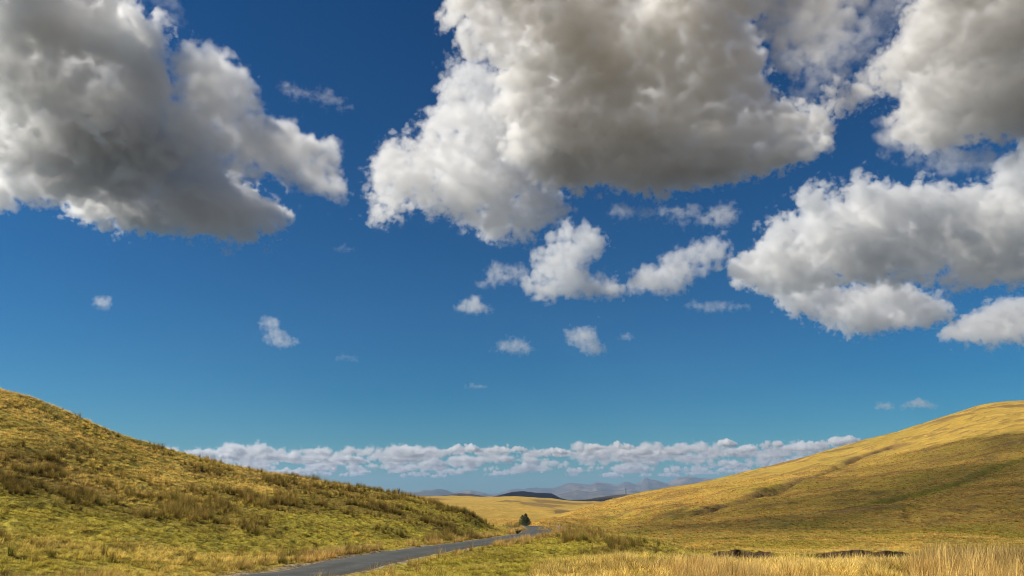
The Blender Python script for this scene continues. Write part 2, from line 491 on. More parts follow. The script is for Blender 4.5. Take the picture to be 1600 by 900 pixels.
gm.bump(gm.math('ADD', n1, gm.math('MULTIPLY', n4, 1.5)), .9, .22)
ground = grid_obj('ground', GX, GY, GZ, gm.m)
tag(ground, kind='structure')
vattr(ground, 'heath', info['heath']); vattr(ground, 'green', GREEN); vattr(ground, 'peat', info['peat']); vattr(ground, 'rush', RUSH)
vattr(ground, 'beyond', sstep(1900, 2600, info['r'] ) )
vattr(ground, 'far', sstep(120, 230, info['r']))
dn = fbm(GX, GY, 1.2, 3, 91)
side = info['s'] < 0
yy = GY
vattr(ground, 'dirt', (1 - sstep(ROAD_HALF + .15, ROAD_HALF + .45 + 1.3 * np.where(side, np.exp(-((yy - 33) / 7) ** 2), 0), info['d'] + (dn - .5) * .7)))

# ------------------------------------------------------------------ road
rm = Mat('worn_tarmac')
a1 = rm.noise(.05, 3, .7); a2 = rm.noise(.9, 5, .65); a3 = rm.noise(5, 3, .5)
rc = rm.ramp(a2, [(.3, (.046, .046, .040)), (.55, (.075, .075, .066)), (.75, (.12, .118, .105))])
rc = rm.mix(rm.ramp(a1, [(.4, 0), (.7, .5)]), rc, (.17, .17, .165))
tr_ = rm.math('ADD', rm.attr('edge'), rm.math('MULTIPLY', rm.math('SUBTRACT', a2, .5), .12))
rc = rm.mix(rm.ramp(tr_, [(0, .5), (.18, .35), (.38, 0), (.62, 0), (.8, .55), (1, .8)]), rc, (.05, .048, .036))
rc = rm.mix(rm.ramp(a3, [(.45, 0), (.6, .35)]), rc, (.11, .112, .105))
e = rm.attr('edge')
rc = rm.mix(rm.ramp(rm.math('ADD', e, rm.math('MULTIPLY', rm.math('SUBTRACT', a2, .5), .7)), [(.72, 0), (.95, .9)]), rc, (.13, .105, .06))
rm.col(rc); rm.b.inputs['Roughness'].default_value = .75
rm.bump(a1, .5, .01)
tang = np.gradient(ROAD[:, :2], axis=0); tang /= np.linalg.norm(tang, axis=1)[:, None]
nrm = np.stack([tang[:, 1], -tang[:, 0]], -1)
offs = np.linspace(-1, 1, 11)
arc = np.concatenate([[0], np.cumsum(np.linalg.norm(np.diff(ROAD[:, :2], axis=0), axis=1))])
wob = np.stack([(fbm(arc, arc * 0, 1.3, 3, 100 + k) - .5) * .5 for k in (0, 9)], -1)
RX = np.zeros((len(ROAD), 11)); RY = RX.copy(); RZ = RX.copy()
for k, o_ in enumerate(offs):
    wdt = ROAD_HALF + np.where(o_ < 0, wob[:, 0], wob[:, 1]) * abs(o_) ** 3
    RX[:, k] = ROAD[:, 0] + nrm[:, 0] * o_ * wdt; RY[:, k] = ROAD[:, 1] + nrm[:, 1] * o_ * wdt
    RZ[:, k] = ROAD[:, 2] + .045 * (1 - o_ * o_) + .012 - .05 * (abs(o_) > .95)
road = grid_obj('road', RX, RY, RZ, rm.m)
vattr(road, 'edge', np.abs(np.tile(offs, (len(ROAD), 1))))
tag(road, kind='structure')

# ------------------------------------------------------------------ far hills and mountains
def ridge(name, px0, px1, prof, Yf, Yb, foot, mat, amp, scale, seed, n=260, m=70, rough=.5, label=None):
    """a range standing between distances Yf and Yb whose crest follows prof [(photo x, photo y)]"""
    pxs = np.linspace(px0, px1, n); t = np.linspace(0, 1, m)
    crest = np.interp(pxs, [p[0] for p in prof], [p[1] for p in prof])
    Yc = Yf + (Yb - Yf) * .55
    PX, T = np.meshgrid(pxs, t)
    YY = Yf + (Yb - Yf) * T
    XX = (PX - 800) / F / 1.033 * Yc * (1 + (YY / Yc - 1) * .9)
    H = ratio(crest)[None, :] * Yc - foot
    shape = np.where(T < .55, (np.sin(T / .55 * math.pi / 2)) ** 1.5, np.cos((T - .55) / .45 * math.pi / 2) ** .9)
    nn = fbm(XX, YY, scale, 6, seed, rough)
    rid = 1 - np.abs(fbm(XX, YY, scale * 1.3, 5, seed + 40, rough) - .5) * 2.6
    ZZ = EYE + foot + H * shape + (nn - .5) * amp * np.sin(T * math.pi) + (rid - .6) * amp * 1.1 * shape * (1 - np.exp(-((T - .55) / .12) ** 2) * .55)
    ZZ[0] -= 40; ZZ[-1] -= 40
    o = grid_obj(name, XX, YY, ZZ, mat)
    tag(o, kind='structure')
    return o
dm = Mat('heather_moor')
h1 = dm.noise(90, 6, .6, (1, 2, 1)); h2 = dm.noise(500, 4, .5)
dm.col(dm.mix(dm.ramp(h2, [(.4, 0), (.65, .7)]), dm.ramp(h1, [(.3, (.035, .022, .018)), (.6, (.075, .05, .032)), (.8, (.14, .09, .045))]), (.045, .045, .028)))
mm = Mat('bare_mountain')
h1 = mm.noise(420, 7, .62); h2 = mm.noise(2400, 4, .5)
mm.col(mm.mix(mm.ramp(h2, [(.42, 0), (.62, .8)]), mm.ramp(h1, [(.35, (.035, .045, .03)), (.5, (.13, .10, .055)), (.7, (.34, .26, .17))]), (.05, .06, .04)))
ridge('hill', 640, 790, [(640,777),(680,776),(700,774),(716,770.5),(735,771.5),(752,775),(765,777.5),(790,783)], 4200, 5600, -60, dm.m, 14, 300, 200)
ridge('hill', 740, 1010, [(740,783),(765,777),(785,772.5),(800,768.5),(818,767.5),(838,770),(862,771.5),(876,779),(890,782),(915,781),(945,776),(975,772),(990,773),(1010,776)], 3600, 5200, -60, dm.m, 16, 300, 210)
ridge('mountain', 560, 770, [(560,776),(600,774),(632,767),(645,768),(662,763.5),(672,764),(681,762.5),(690,763),(703,767),(716,771),(735,776),(770,780)], 15000, 19000, -110, mm.m, 170, 1300, 220, rough=.55)
ridge('mountain', 700, 830, [(700,776),(715,770),(722,769),(735,767),(742,769),(752,771),(765,774),(790,777),(830,779)], 18500, 22000, -110, mm.m, 110, 1500, 230)
ridge('mountain', 760, 1120, [(760,779),(780,774),(795,766.5),(808,764.5),(820,766),(838,764.5),(862,765),(874,762),(884,757.5),(893,756.5),(905,757),(918,760),(925,760),(931,756),(938,756.5),(952,760),(965,760.5),(975,755.5),(983,756),(992,759),(1001,757),(1007,751),(1012,749.5),(1020,753),(1028,752),(1038,755.5),(1044,757.5),(1052,753),(1064,750),(1080,748),(1120,752)], 20000, 25500, -110, mm.m, 240, 1700, 240, n=420, rough=.55)
ridge('mountain', 860, 1010, [(860,777),(885,770),(900,766),(920,769),(940,765),(958,767),(985,764),(1010,770)], 15500, 18500, -110, mm.m, 80, 1300, 260)

# ------------------------------------------------------------------ grasses
def blade_mesh(name, n, length, width, spread, lean, mat, up=0.0, seg=3, seed=0, sink=.04):
    rnd = random.Random(seed)
    V, Fc, hv, bt = [], [], [], []
    for i in range(n):
        a = rnd.uniform(0, 2 * math.pi); rad = spread * math.sqrt(rnd.random())
        bx, by = rad * math.cos(a), rad * math.sin(a)
        L = length * rnd.uniform(.55, 1.15); w = width * rnd.uniform(.6, 1.3)
        da = a + rnd.gauss(0, .7); tilt = lean * rnd.uniform(.3, 1.3) * (rad / spread + .25)
        fx, fy = math.cos(da), math.sin(da); sx, sy = -fy, fx
        k0 = len(V); x, y, z = bx, by, -sink; ang = tilt * .35
        for s in range(seg + 1):
            ww = w * (1 - (s / seg) ** 1.5) * .5
            if s == seg: V.append((x, y, z)); hv.append(1.0)
            else:
                V.append((x - sx * ww, y - sy * ww, z)); V.append((x + sx * ww, y + sy * ww, z)); hv += [s / seg] * 2
            ang += tilt / seg * 1.3
            x += fx * math.sin(ang) * L / seg; y += fy * math.sin(ang) * L / seg; z += math.cos(ang) * L / seg
        bt += [rnd.random()] * (len(V) - k0)
        for s in range(seg - 1):
            b = k0 + 2 * s; Fc.append((b, b + 1, b + 3, b + 2))
        b = k0 + 2 * (seg - 1); Fc.append((b, b + 1, b + 2))
    me = bpy.data.meshes.new(name); me.from_pydata(V, [], Fc); me.materials.append(mat)
    at_ = me.attributes.new('h', 'FLOAT', 'POINT'); at_.data.foreach_set('value', hv)
    at_ = me.attributes.new('bt', 'FLOAT', 'POINT'); at_.data.foreach_set('value', bt)
    return me

def grass_mat(name, base, mid, tip, gbase, gmid, gtip):
    m = Mat(name)
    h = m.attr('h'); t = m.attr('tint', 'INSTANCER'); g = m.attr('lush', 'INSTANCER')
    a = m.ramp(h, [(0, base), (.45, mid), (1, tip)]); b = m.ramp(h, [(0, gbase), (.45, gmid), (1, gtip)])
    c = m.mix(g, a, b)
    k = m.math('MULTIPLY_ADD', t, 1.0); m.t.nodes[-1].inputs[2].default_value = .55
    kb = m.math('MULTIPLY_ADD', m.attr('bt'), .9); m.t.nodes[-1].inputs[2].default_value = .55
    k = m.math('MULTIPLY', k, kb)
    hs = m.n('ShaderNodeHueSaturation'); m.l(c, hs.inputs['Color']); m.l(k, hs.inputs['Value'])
    m.col(hs.outputs[0])
    # thin blades let light through
    tr = m.n('ShaderNodeBsdfTranslucent'); m.l(hs.outputs[0], tr.inputs['Color'])
    ms = m.n('ShaderNodeMixShader'); ms.inputs[0].default_value = .4
    out = m.t.nodes['Material Output']
    m.l(m.b.outputs[0], ms.inputs[1]); m.l(tr.outputs[0], ms.inputs[2]); m.l(ms.outputs[0], out.inputs['Surface'])
    return m.m
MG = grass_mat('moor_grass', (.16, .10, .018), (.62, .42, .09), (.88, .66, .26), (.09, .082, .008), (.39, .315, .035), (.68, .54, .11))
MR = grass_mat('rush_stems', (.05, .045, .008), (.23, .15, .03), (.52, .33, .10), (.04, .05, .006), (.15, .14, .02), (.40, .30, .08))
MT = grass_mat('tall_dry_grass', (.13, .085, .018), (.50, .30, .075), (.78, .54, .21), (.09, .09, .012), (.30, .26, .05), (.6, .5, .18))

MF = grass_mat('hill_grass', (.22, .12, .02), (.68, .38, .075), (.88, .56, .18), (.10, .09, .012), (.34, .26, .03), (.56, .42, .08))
lib = bpy.data.collections.new('grass_library')            # sources only: not linked into the scene
def libset(prefix, specs, mat):
    c = bpy.data.collections.new(prefix)
    for i, s in enumerate(specs):
        o = bpy.data.objects.new(prefix, blade_mesh(prefix, mat=mat, seed=i + 11, **s)); c.objects.link(o)
    return c
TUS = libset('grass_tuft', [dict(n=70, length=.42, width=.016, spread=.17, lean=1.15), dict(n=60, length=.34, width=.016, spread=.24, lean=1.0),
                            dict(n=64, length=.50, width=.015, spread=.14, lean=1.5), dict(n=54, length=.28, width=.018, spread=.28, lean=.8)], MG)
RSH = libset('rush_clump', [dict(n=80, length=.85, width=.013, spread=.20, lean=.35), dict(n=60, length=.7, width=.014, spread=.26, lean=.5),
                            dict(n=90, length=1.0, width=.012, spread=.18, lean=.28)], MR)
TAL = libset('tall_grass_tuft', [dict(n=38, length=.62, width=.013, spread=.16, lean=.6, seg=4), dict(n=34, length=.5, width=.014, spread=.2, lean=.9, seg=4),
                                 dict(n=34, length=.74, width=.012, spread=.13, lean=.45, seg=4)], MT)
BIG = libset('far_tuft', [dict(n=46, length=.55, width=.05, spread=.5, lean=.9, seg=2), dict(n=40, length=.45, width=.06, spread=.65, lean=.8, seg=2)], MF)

def scatter(name, coll, x, y, scale, tint, lush, label_kind='stuff', yaw=None, sink=0.0):
    z = ground_z(x, y) - sink
    n = len(x)
    me = bpy.data.meshes.new(name); me.vertices.add(n)
    me.vertices.foreach_set('co', np.stack([x, y, z], -1).astype(np.float32).ravel())
    for k, v in (('scl', scale), ('tint', tint), ('lush', lush), ('yaw', rng.uniform(0, 6.283, n) if yaw is None else yaw)):
        a = me.attributes.new(k, 'FLOAT', 'POINT'); a.data.foreach_set('value', np.asarray(v, np.float32))
    o = bpy.data.objects.new(name, me); C.objects.link(o); tag(o, kind='stuff')
    ng = bpy.data.node_groups.new(name, 'GeometryNodeTree')
    ng.interface.new_socket('Geometry', in_out='INPUT', socket_type='NodeSocketGeometry')
    ng.interface.new_socket('Geometry', in_out='OUTPUT', socket_type='NodeSocketGeometry')
    N = ng.nodes.new; L = ng.links.new
    gi = N('NodeGroupInput'); go = N('NodeGroupOutput')
    ci = N('GeometryNodeCollectionInfo'); ci.inputs['Collection'].default_value = coll
    ci.inputs['Separate Children'].default_value = True; ci.inputs['Reset Children'].default_value = True
    ip = N('GeometryNodeInstanceOnPoints'); L(gi.outputs[0], ip.inputs['Points']); L(ci.outputs[0], ip.inputs['Instance'])
    ip.inputs['Pick Instance'].default_value = True
    def na(nm):
        q = N('GeometryNodeInputNamedAttribute'); q.data_type = 'FLOAT'; q.inputs['Name'].default_value = nm; return q.outputs['Attribute']
    L(na('scl'), ip.inputs['Scale'])
    cx = N('ShaderNodeCombineXYZ'); L(na('yaw'), cx.inputs['Z']); L(cx.outputs[0], ip.inputs['Rotation'])
    L(ip.outputs[0], go.inputs[0])
    md = o.modifiers.new('scatter', 'NODES'); md.node_group = ng
    return o

def wedge(n, px0, px1, r0, r1, power=1.0):
    """random spots in a sector, thinning out with distance as r**-power beyond even cover"""
    a = np.arctan((rng.uniform(px0, px1, n) - 800) / F / 1.04)
    u = rng.random(n); k = 2 - power
    r = (r0 ** k + u * (r1 ** k - r0 ** k)) ** (1 / k) if abs(k) > 1e-6 else r0 * (r1 / r0) ** u
    return r * np.sin(a), r * np.cos(a)
def tintnoise(x, y): return np.clip(.5 + (fbm(x, y, 5, 3, 131) - .5) * 1.3 + rng.normal(0, .28, len(x)), 0, 1)
def keep(m, *arrs): return [a[m] for a in arrs]

# moor grass tufts over the near ground, both sides of the road
x, y = wedge(74000, -60, 1680, 17, 150, .55)
d, _, s = road_near(x, y); pxx = 800 + x / y * F * 1.04; r = np.hypot(x, y)
dens = fbm(x, y, 3, 3, 141)
m = (d > ROAD_HALF + .2 + .3 * rng.random(len(x)) + .5 * (s > 0) * (y < 55)) & (rng.random(len(x)) < .35 + dens)
m &= ~((pxx < 820) & (r > 112))
x, y, d, r, pxx = keep(m, x, y, d, r, pxx)
lush = np.clip(veg(x, y, d) * 1.15 + rng.normal(0, .16, len(x)), 0, 1)
scl = rng.uniform(.5, 1.1, len(x)) * (1 - .42 * lush) * (.6 + .4 * sstep(.2, 3, d - ROAD_HALF))
lush_spot = (pxx < 700) & (lush > .55)
scatter('grass', TUS, x, y, scl, tintnoise(x, y), lush)
# rushes
x, y = wedge(60000, -60, 1100, 21, 118, .3)
rm_ = rush_map(x, y); d, _, s_ = road_near(x, y); rm_ = rm_ * ~((s_ > 0) & (d < 30) & (x / y < .052))
m = (rng.random(len(x)) < rm_ ** 1.5 * .8 * sstep(.45, .62, fbm(x, y, 1.9, 3, 85))) & (d > ROAD_HALF + .9)
x, y, rm_ = keep(m, x, y, rm_)
scatter('rushes', RSH, x, y, np.clip(rng.lognormal(-.28, .28, len(x)), .4, 1.25) * (.7 + .3 * rm_) * .85, tintnoise(x, y), np.clip(rng.normal(.35, .3, len(x)), 0, 1))
# tall bleached grass on the knoll in front
x, y = wedge(30000, 470, 1680, 10, 29, .2)
d, _, _ = road_near(x, y); pxx = 800 + x / y * F * 1.05; r = np.hypot(x, y)
edge_ = np.interp(pxx, [470, 620, 800, 900, 1000, 1150, 1250, 1350, 1400, 1460, 1700], [14, 14.8, 15.2, 16.5, 18.5, 19.5, 17.5, 15, 16, 26, 28])
m = (d > ROAD_HALF + 1.3) & (r < edge_ + (fbm(x, y, 2.5, 3, 151) - .5) * 6) & (rng.random(len(x)) < -.15 + 1.2 * fbm(x, y, 1.4, 2, 152))
x, y, pxx = keep(m, x, y, pxx)
scatter('tall_grass', TAL, x, y, rng.uniform(.35, .95, len(x)) * np.interp(pxx, [500, 900, 1100, 1300, 1450], [.5, .62, .85, .6, 1.0]), tintnoise(x, y), np.clip(rng.normal(.16, .25, len(x)) + .3 * (pxx < 850), 0, 1))
# pale verge grass along the road
k = rng.integers(10, 250, 4200); sd = np.where(rng.random(4200) < .5, -1, 1); off = ROAD_HALF + .35 + rng.exponential(.55, 4200)
x = ROAD[k, 0] + nrm[k, 0] * sd * off + rng.normal(0, .2, 4200); y = ROAD[k, 1] + nrm[k, 1] * sd * off + rng.normal(0, .2, 4200)
d = road_near(x, y)[0]; m = (d > ROAD_HALF + .2) & (y > 14) & (fbm(x, y, 3, 2, 161) > .42) & ~((sd < 0) & (np.abs(y - 33) < 5) & (d < 3.2)) & ~((sd > 0) & (y < 52) & ((d < 2.9) | (rng.random(4200) < .6)))
x, y = keep(m, x, y)
scatter('verge_grass', TAL, x, y, rng.uniform(.35, .85, len(x)), tintnoise(x, y), np.clip(rng.normal(.1, .15, len(x)), 0, 1))
# rank tufts on the valley floor and the hill opposite
x, y = wedge(70000, 700, 1680, 100, 620, .9)
r = np.hypot(x, y); pxx = 800 + x / y * F * 1.04
g_ = veg(x, y); m = (rng.random(len(x)) < .4 + fbm(x * .8 + y * .6, (y * .8 - x * .6) * 3, 16, 3, 171) * .9 - .2) & ((pxx > 840) | (r > 250))
x, y, r, g_ = keep(m, x, y, r, g_)
scatter('moor_tufts', BIG, x, y, rng.uniform(.5, 1.15, len(x)) * (.65 + .35 * sstep(100, 400, r)), tintnoise(x, y), np.clip(g_ + rng.normal(0, .15, len(x)), 0, 1) * .8)
# overhanging sods along the burn
# ------------------------------------------------------------------ trees, shrubs, posts, mast
bark = Mat('bark'); bark.col(bark.ramp(bark.noise(.2, 4), [(.3, (.06, .04, .025)), (.7, (.16, .11, .07))]))
ndl = Mat('needles')
tn = ndl.attr('tone')
ndl.col(ndl.ramp(tn, [(0, (.02, .04, .014)), (.6, (.05, .095, .03)), (1, (.12, .17, .05))]))
def tube_rings(pts, rads, k=7):
    V, Fc = [], []
    for (p, r) in zip(pts, rads):
        for i in range(k):
            a = 2 * math.pi * i / k
            V.append((p[0] + r * math.cos(a), p[1] + r * math.sin(a), p[2]))
    for j in range(len(pts) - 1):
        for i in range(k):
            a, b = j * k + i, j * k + (i + 1) % k
            Fc.append((a, b, b + k, a + k))
    return V, Fc
def conifer_meshes(h, rb, n, seed, bare=.08):
    rnd = random.Random(seed)
    V, Fc = tube_rings([(rnd.gauss(0, .02) * h * t * .3, 0, h * t) for t in (0, .25, .5, .75, .98)], [h * .022 * (1 - t) + .01 for t in (0, .25, .5, .75, .98)])
    for _ in range(22):                        # limbs
        t = rnd.uniform(bare, .92); a = rnd.uniform(0, 6.283); L = rb * (1 - t) * .9 + .1
        b = len(V); z = h * t; w = .03 * (1 - t) + .012
        ex, ey, ez = L * math.cos(a), L * math.sin(a), z - L * .12
        V += [(-w * math.sin(a), w * math.cos(a), z), (w * math.sin(a), -w * math.cos(a), z), (0, 0, z + 2 * w), (ex, ey, ez)]
        Fc += [(b, b + 1, b + 3), (b + 1, b + 2, b + 3), (b + 2, b, b + 3)]
    tm = bpy.data.meshes.new('trunk'); tm.from_pydata(V, [], Fc); tm.materials.append(bark.m)
    V, Fc, T = [], [], []
    lobes = [rnd.uniform(.65, 1.2) for _ in range(9)]
    for i in range(n):
        t = bare + (1 - bare) * rnd.random() ** 1.25; a = rnd.uniform(0, 6.283)
        lob = lobes[int(a / 6.2832 * 9) % 9] * (.8 + .35 * math.sin(t * 34 + a * 2))
        rr_ = rb * (1 - t) ** .62 * lob * math.sqrt(rnd.uniform(.15, 1)) + .03 * h * (1 - t) * rnd.random()
        cx, cy, cz = rr_ * math.cos(a), rr_ * math.sin(a), h * t - rr_ * .25
        s = h * rnd.uniform(.022, .05)
        d1 = Vector((math.cos(a), math.sin(a), rnd.uniform(-.6, .3))).normalized() * s
        d2 = Vector((-math.sin(a) + rnd.gauss(0, .5), math.cos(a) + rnd.gauss(0, .5), rnd.gauss(0, .4))).normalized() * s * .5
        c = Vector((cx, cy, cz)); b = len(V)
        V += [tuple(c - d2), tuple(c + d1), tuple(c + d2), tuple(c - d1 * .6)]; Fc.append((b, b + 1, b + 2, b + 3))
        T += [min(1, max(0, rnd.gauss(.45, .25)))] * 4
    cm = bpy.data.meshes.new('crown'); cm.from_pydata(V, [], Fc); cm.materials.append(ndl.m)
    q = cm.attributes.new('tone', 'FLOAT', 'POINT'); q.data.foreach_set('value', T)
    return tm, cm
def plant(name, meshes, px, Y, label, cat, group=None, scale=1.0, rot=None, sink=.1, z=None):
    x = (px - 800) / F / 1.04 * Y
    o = bpy.data.objects.new(name, None); C.objects.link(o)
    o.location = (x, Y, float(ground_z(x, Y)) - sink if z is None else z); o.rotation_euler = (0, 0, random.uniform(0, 6.28) if rot is None else rot)
    o.scale = (scale,) * 3
    tag(o, label, cat, group)
    for nm, me in meshes:
        c = bpy.data.objects.new(nm, me); C.objects.link(c); c.parent = o
    return o
S1 = conifer_meshes(8.4, 4.2, 4600, 1, .02); S2 = conifer_meshes(7.0, 4.3, 4200, 2, .02); S3 = conifer_meshes(2.6, 1.3, 420, 3, .02); S4 = conifer_meshes(2.2, 1.0, 380, 4, .02)
def parts(t): return (('trunk', t[0]), ('crown', t[1]))
plant('spruce_tree', parts(S1), 821.5, 505, 'tallest dark spruce of the clump in the valley beyond the road bend', 'tree')
plant('spruce_tree', parts(S2), 816.5, 503, 'dark spruce on the left flank of the tallest one in the valley clump', 'tree')
plant('spruce_tree', parts(S2), 825, 508, 'dark spruce on the right flank of the tallest one in the valley clump', 'tree', scale=.86)
plant('spruce_tree', parts(S3), 828, 500, 'smallest rounded spruce at the right foot of the valley clump', 'tree', scale=1.5)
i = 0
for px in np.arange(786, 836, 2.3):
    i += 1
    plant('young_conifer', parts(S3 if i % 2 else S4), px + random.uniform(-.8, .8), 478 + random.uniform(-9, 9), 'low young conifer in the dark green row at the foot of the valley spruces', 'tree',
          'young conifers in the row by the valley spruces', scale=random.uniform(1.2, 1.9))
for px in np.arange(868, 926, 3.4):
    plant('plantation_tree', parts(S4 if i % 2 else S3), px + random.uniform(-1, 1), 760 + (px - 868) * 4, 'tiny conifer in the thin line where golden hill and far moor meet', 'tree',
          'conifers in the thin line along the far moor edge', scale=random.uniform(.8, 1.25)); i += 1

# dark sprigs on the crest of the near hill
shr = Mat('shrub_leaves'); shr.col(shr.ramp(shr.attr('tone'), [(0, (.05, .045, .012)), (1, (.22, .17, .05))]))
def shrub_meshes(h, n, seed):
    rnd = random.Random(seed); V, Fc, T = [], [], []; TV, TF = [], []
    for s in range(7):
        a = rnd.uniform(0, 6.283); L = h * rnd.uniform(.6, 1); lean = rnd.uniform(.05, .4)
        e = Vector((math.cos(a) * lean * L, math.sin(a) * lean * L, L)); b = len(TV); w = .012
        TV += [(-w, 0, 0), (w, 0, 0), (0, w, 0), tuple(e)]; TF += [(b, b + 1, b + 3), (b + 1, b + 2, b + 3), (b + 2, b, b + 3)]
        for _ in range(n // 7):
            t = rnd.uniform(.2, 1); c = e * t + Vector((rnd.gauss(0, .035), rnd.gauss(0, .035), rnd.gauss(0, .03)))
            d1 = Vector((rnd.gauss(0, 1), rnd.gauss(0, 1), rnd.gauss(.5, 1))).normalized() * .05; d2 = Vector((rnd.gauss(0, 1), rnd.gauss(0, 1), rnd.gauss(0, 1))).normalized() * .018
            b = len(V); V += [tuple(c - d1), tuple(c - d2), tuple(c + d1), tuple(c + d2)]; Fc.append((b, b + 1, b + 2, b + 3)); T += [rnd.random()] * 4
    a_ = bpy.data.meshes.new('stems'); a_.from_pydata(TV, [], TF); a_.materials.append(bark.m)
    b_ = bpy.data.meshes.new('foliage'); b_.from_pydata(V, [], Fc); b_.materials.append(shr.m)
    q = b_.attributes.new('tone', 'FLOAT', 'POINT'); q.data.foreach_set('value', T)
    return (('stem', a_), ('foliage', b_))
plant('shrub', shrub_meshes(.95, 420, 5), 621, 103, 'dark upright shrub standing alone on the crest of the near hill', 'shrub', sink=.03)
plant('shrub', shrub_meshes(.5, 260, 6), 613.5, 103.5, 'lower pale sprig left of the dark upright shrub on the near hill crest', 'shrub', sink=.03)
plant('bush', shrub_meshes(1.2, 900, 8), 808, 92, 'brown bush at the tip of the near hill where the road bends', 'bush', sink=.05, scale=.8).scale = (1.8, 1.8, .5)

# marker posts on the outside of the bend
wood = Mat('weathered_wood'); wood.col(wood.ramp(wood.noise(.04, 4), [(.3, (.22, .19, .15)), (.7, (.45, .41, .34))]))
PV, PF = tube_rings([(0, 0, -.2), (.004, 0, .2), (0, .004, .51), (0, 0, .55), (0, 0, .57)], [.06, .06, .055, .05, .015], 8); PF.append(tuple(range(32, 40)))
pm = bpy.data.meshes.new('marker_post'); pm.from_pydata(PV, [], PF); pm.materials.append(wood.m)
for k in np.linspace(214, 264, 7).astype(int):
    o = bpy.data.objects.new('marker_post', pm); C.objects.link(o)
    s = 1
    x, y = ROAD[k, 0] + nrm[k, 0] * 2.5, ROAD[k, 1] + nrm[k, 1] * 2.5
    o.location = (x, y, float(ground_z(x, y))); o.rotation_euler = (random.gauss(0, .06), random.gauss(0, .06), random.uniform(0, 6))
    tag(o, 'short weathered post on the outer verge of the road bend', 'post', 'marker posts round the road bend')

# lattice mast on the dark hill
stl = Mat('galvanised_steel'); stl.col((.16, .17, .18)); stl.b.inputs['Metallic'].default_value = .6; stl.b.inputs['Roughness'].default_value = .5
def bars(name, segs, w, mat):
    V, Fc = [], []
    for a, b in segs:
        a, b = Vector(a), Vector(b); d = (b - a).normalized(); u = d.cross(Vector((0, 0, 1)) if abs(d.z) < .9 else Vector((1, 0, 0))).normalized() * w; v = d.cross(u).normalized() * w
        k = len(V)
        for p in (a, b): V += [tuple(p + u), tuple(p + v), tuple(p - u), tuple(p - v)]
        for i in range(4): Fc.append((k + i, k + (i + 1) % 4, k + 4 + (i + 1) % 4, k + 4 + i))
    me = bpy.data.meshes.new(name); me.from_pydata(V, [], Fc); me.materials.append(mat)
    return me
def lw(z): return 3.6 * (1 - z / 44) + .5
leg_segs = [((sx * lw(0), sy * lw(0), -3), (sx * lw(36), sy * lw(36), 36)) for sx in (-1, 1) for sy in (-1, 1)]
br = []
zs = [0, 6, 12, 17, 22, 26, 30, 33, 36]
for a, b in zip(zs[:-1], zs[1:]):
    for ax in (0, 1):
        for sgn in (-1, 1):
            f = lambda q, z: ((q * lw(z), sgn * lw(z), z) if ax == 0 else (sgn * lw(z), q * lw(z), z))
            br += [(f(-1, a), f(1, b)), (f(1, a), f(-1, b)), (f(-1, b), f(1, b))]
arms = [((-6, 0, 28), (6, 0, 28)), ((-4.5, 0, 33), (4.5, 0, 33)), ((-6, 0, 28), (0, 0, 30)), ((6, 0, 28), (0, 0, 30))]
mx_, my_, _ = at(978, 772, 4450)
mast = bpy.data.objects.new('lattice_mast', None); C.objects.link(mast); mast.location = (mx_, my_, at(978, 773.5, 4450)[2])
tag(mast, 'thin grey lattice mast on the dark hill below the blue mountains', 'mast')
for sg in leg_segs:
    o = bpy.data.objects.new('leg', bars('leg', [sg], .35, stl.m)); C.objects.link(o); o.parent = mast
for nm, sgs, w in (('bracing', br, .2), ('cross_arm', arms[:1] + arms[2:], .3), ('cross_arm', arms[1:2], .3), ('antenna', [((0, 0, 36), (0, 0, 44))], .3)):
    o = bpy.data.objects.new(nm, bars(nm, sgs, w, stl.m)); C.objects.link(o); o.parent = mast

# ------------------------------------------------------------------ clouds: bodies of vapour at their own height
def vapour(name, dens, soft, fine, amp2, seed, heaped=True):
    """the stored grid holds metres inside the coarse shape (+ amp2); fine noise eats into it before it turns into density"""
    m = bpy.data.materials.new(name); m.use_nodes = True
    t = m.node_tree; t.nodes.clear(); N, L = t.nodes.new, t.links.new
    pv = N('ShaderNodeVolumePrincipled'); out = N('ShaderNodeOutputMaterial'); L(pv.outputs[0], out.inputs['Volume'])
    pv.inputs['Density Attribute'].default_value = ''
    pv.inputs['Color'].default_value = (*CLOUD_ALBEDO, 1)
    pv.inputs['Anisotropy'].default_value = CLOUD_G
    at_ = N('ShaderNodeAttribute'); at_.attribute_name = 'density'
    ge = N('ShaderNodeNewGeometry')
    no = N('ShaderNodeTexNoise'); no.inputs['Scale'].default_value = 1 / fine; no.inputs['Detail'].default_value = 4.0; no.inputs['Roughness'].default_value = .58
    L(ge.outputs['Position'], no.inputs['Vector'])
    def M(op, a, b=None, c=None):
        q = N('ShaderNodeMath'); q.operation = op
        for i, v in enumerate((a, b, c)):
            if v is None: continue
            if isinstance(v, (int, float)): q.inputs[i].default_value = v
            else: L(v, q.inputs[i])
        return q.outputs[0]
    if heaped:                       # heaped: rounded lobes with creases between them
        f = M('ADD', M('MULTIPLY_ADD', M('ABSOLUTE', M('SUBTRACT', no.outputs['Fac'], .5)), amp2 * 6.5, amp2 * -1.15), at_.outputs['Fac'])
        f = M('MINIMUM', f, M('MULTIPLY', at_.outputs['Fac'], 1.15))
    else:
        f = M('MULTIPLY_ADD', M('SUBTRACT', no.outputs['Fac'], .72), amp2 * 3.0, at_.outputs['Fac'])
    mr = N('ShaderNodeMapRange'); L(f, mr.inputs[0]); mr.inputs[1].default_value = 0; mr.inputs[2].default_value = soft; mr.inputs[3].default_value = 0; mr.inputs[4].default_value = dens
    L(mr.outputs[0], pv.inputs['Density'])
    return m
CLOUD_ALBEDO = (.969, .969, .970)
CLOUD_G = .35

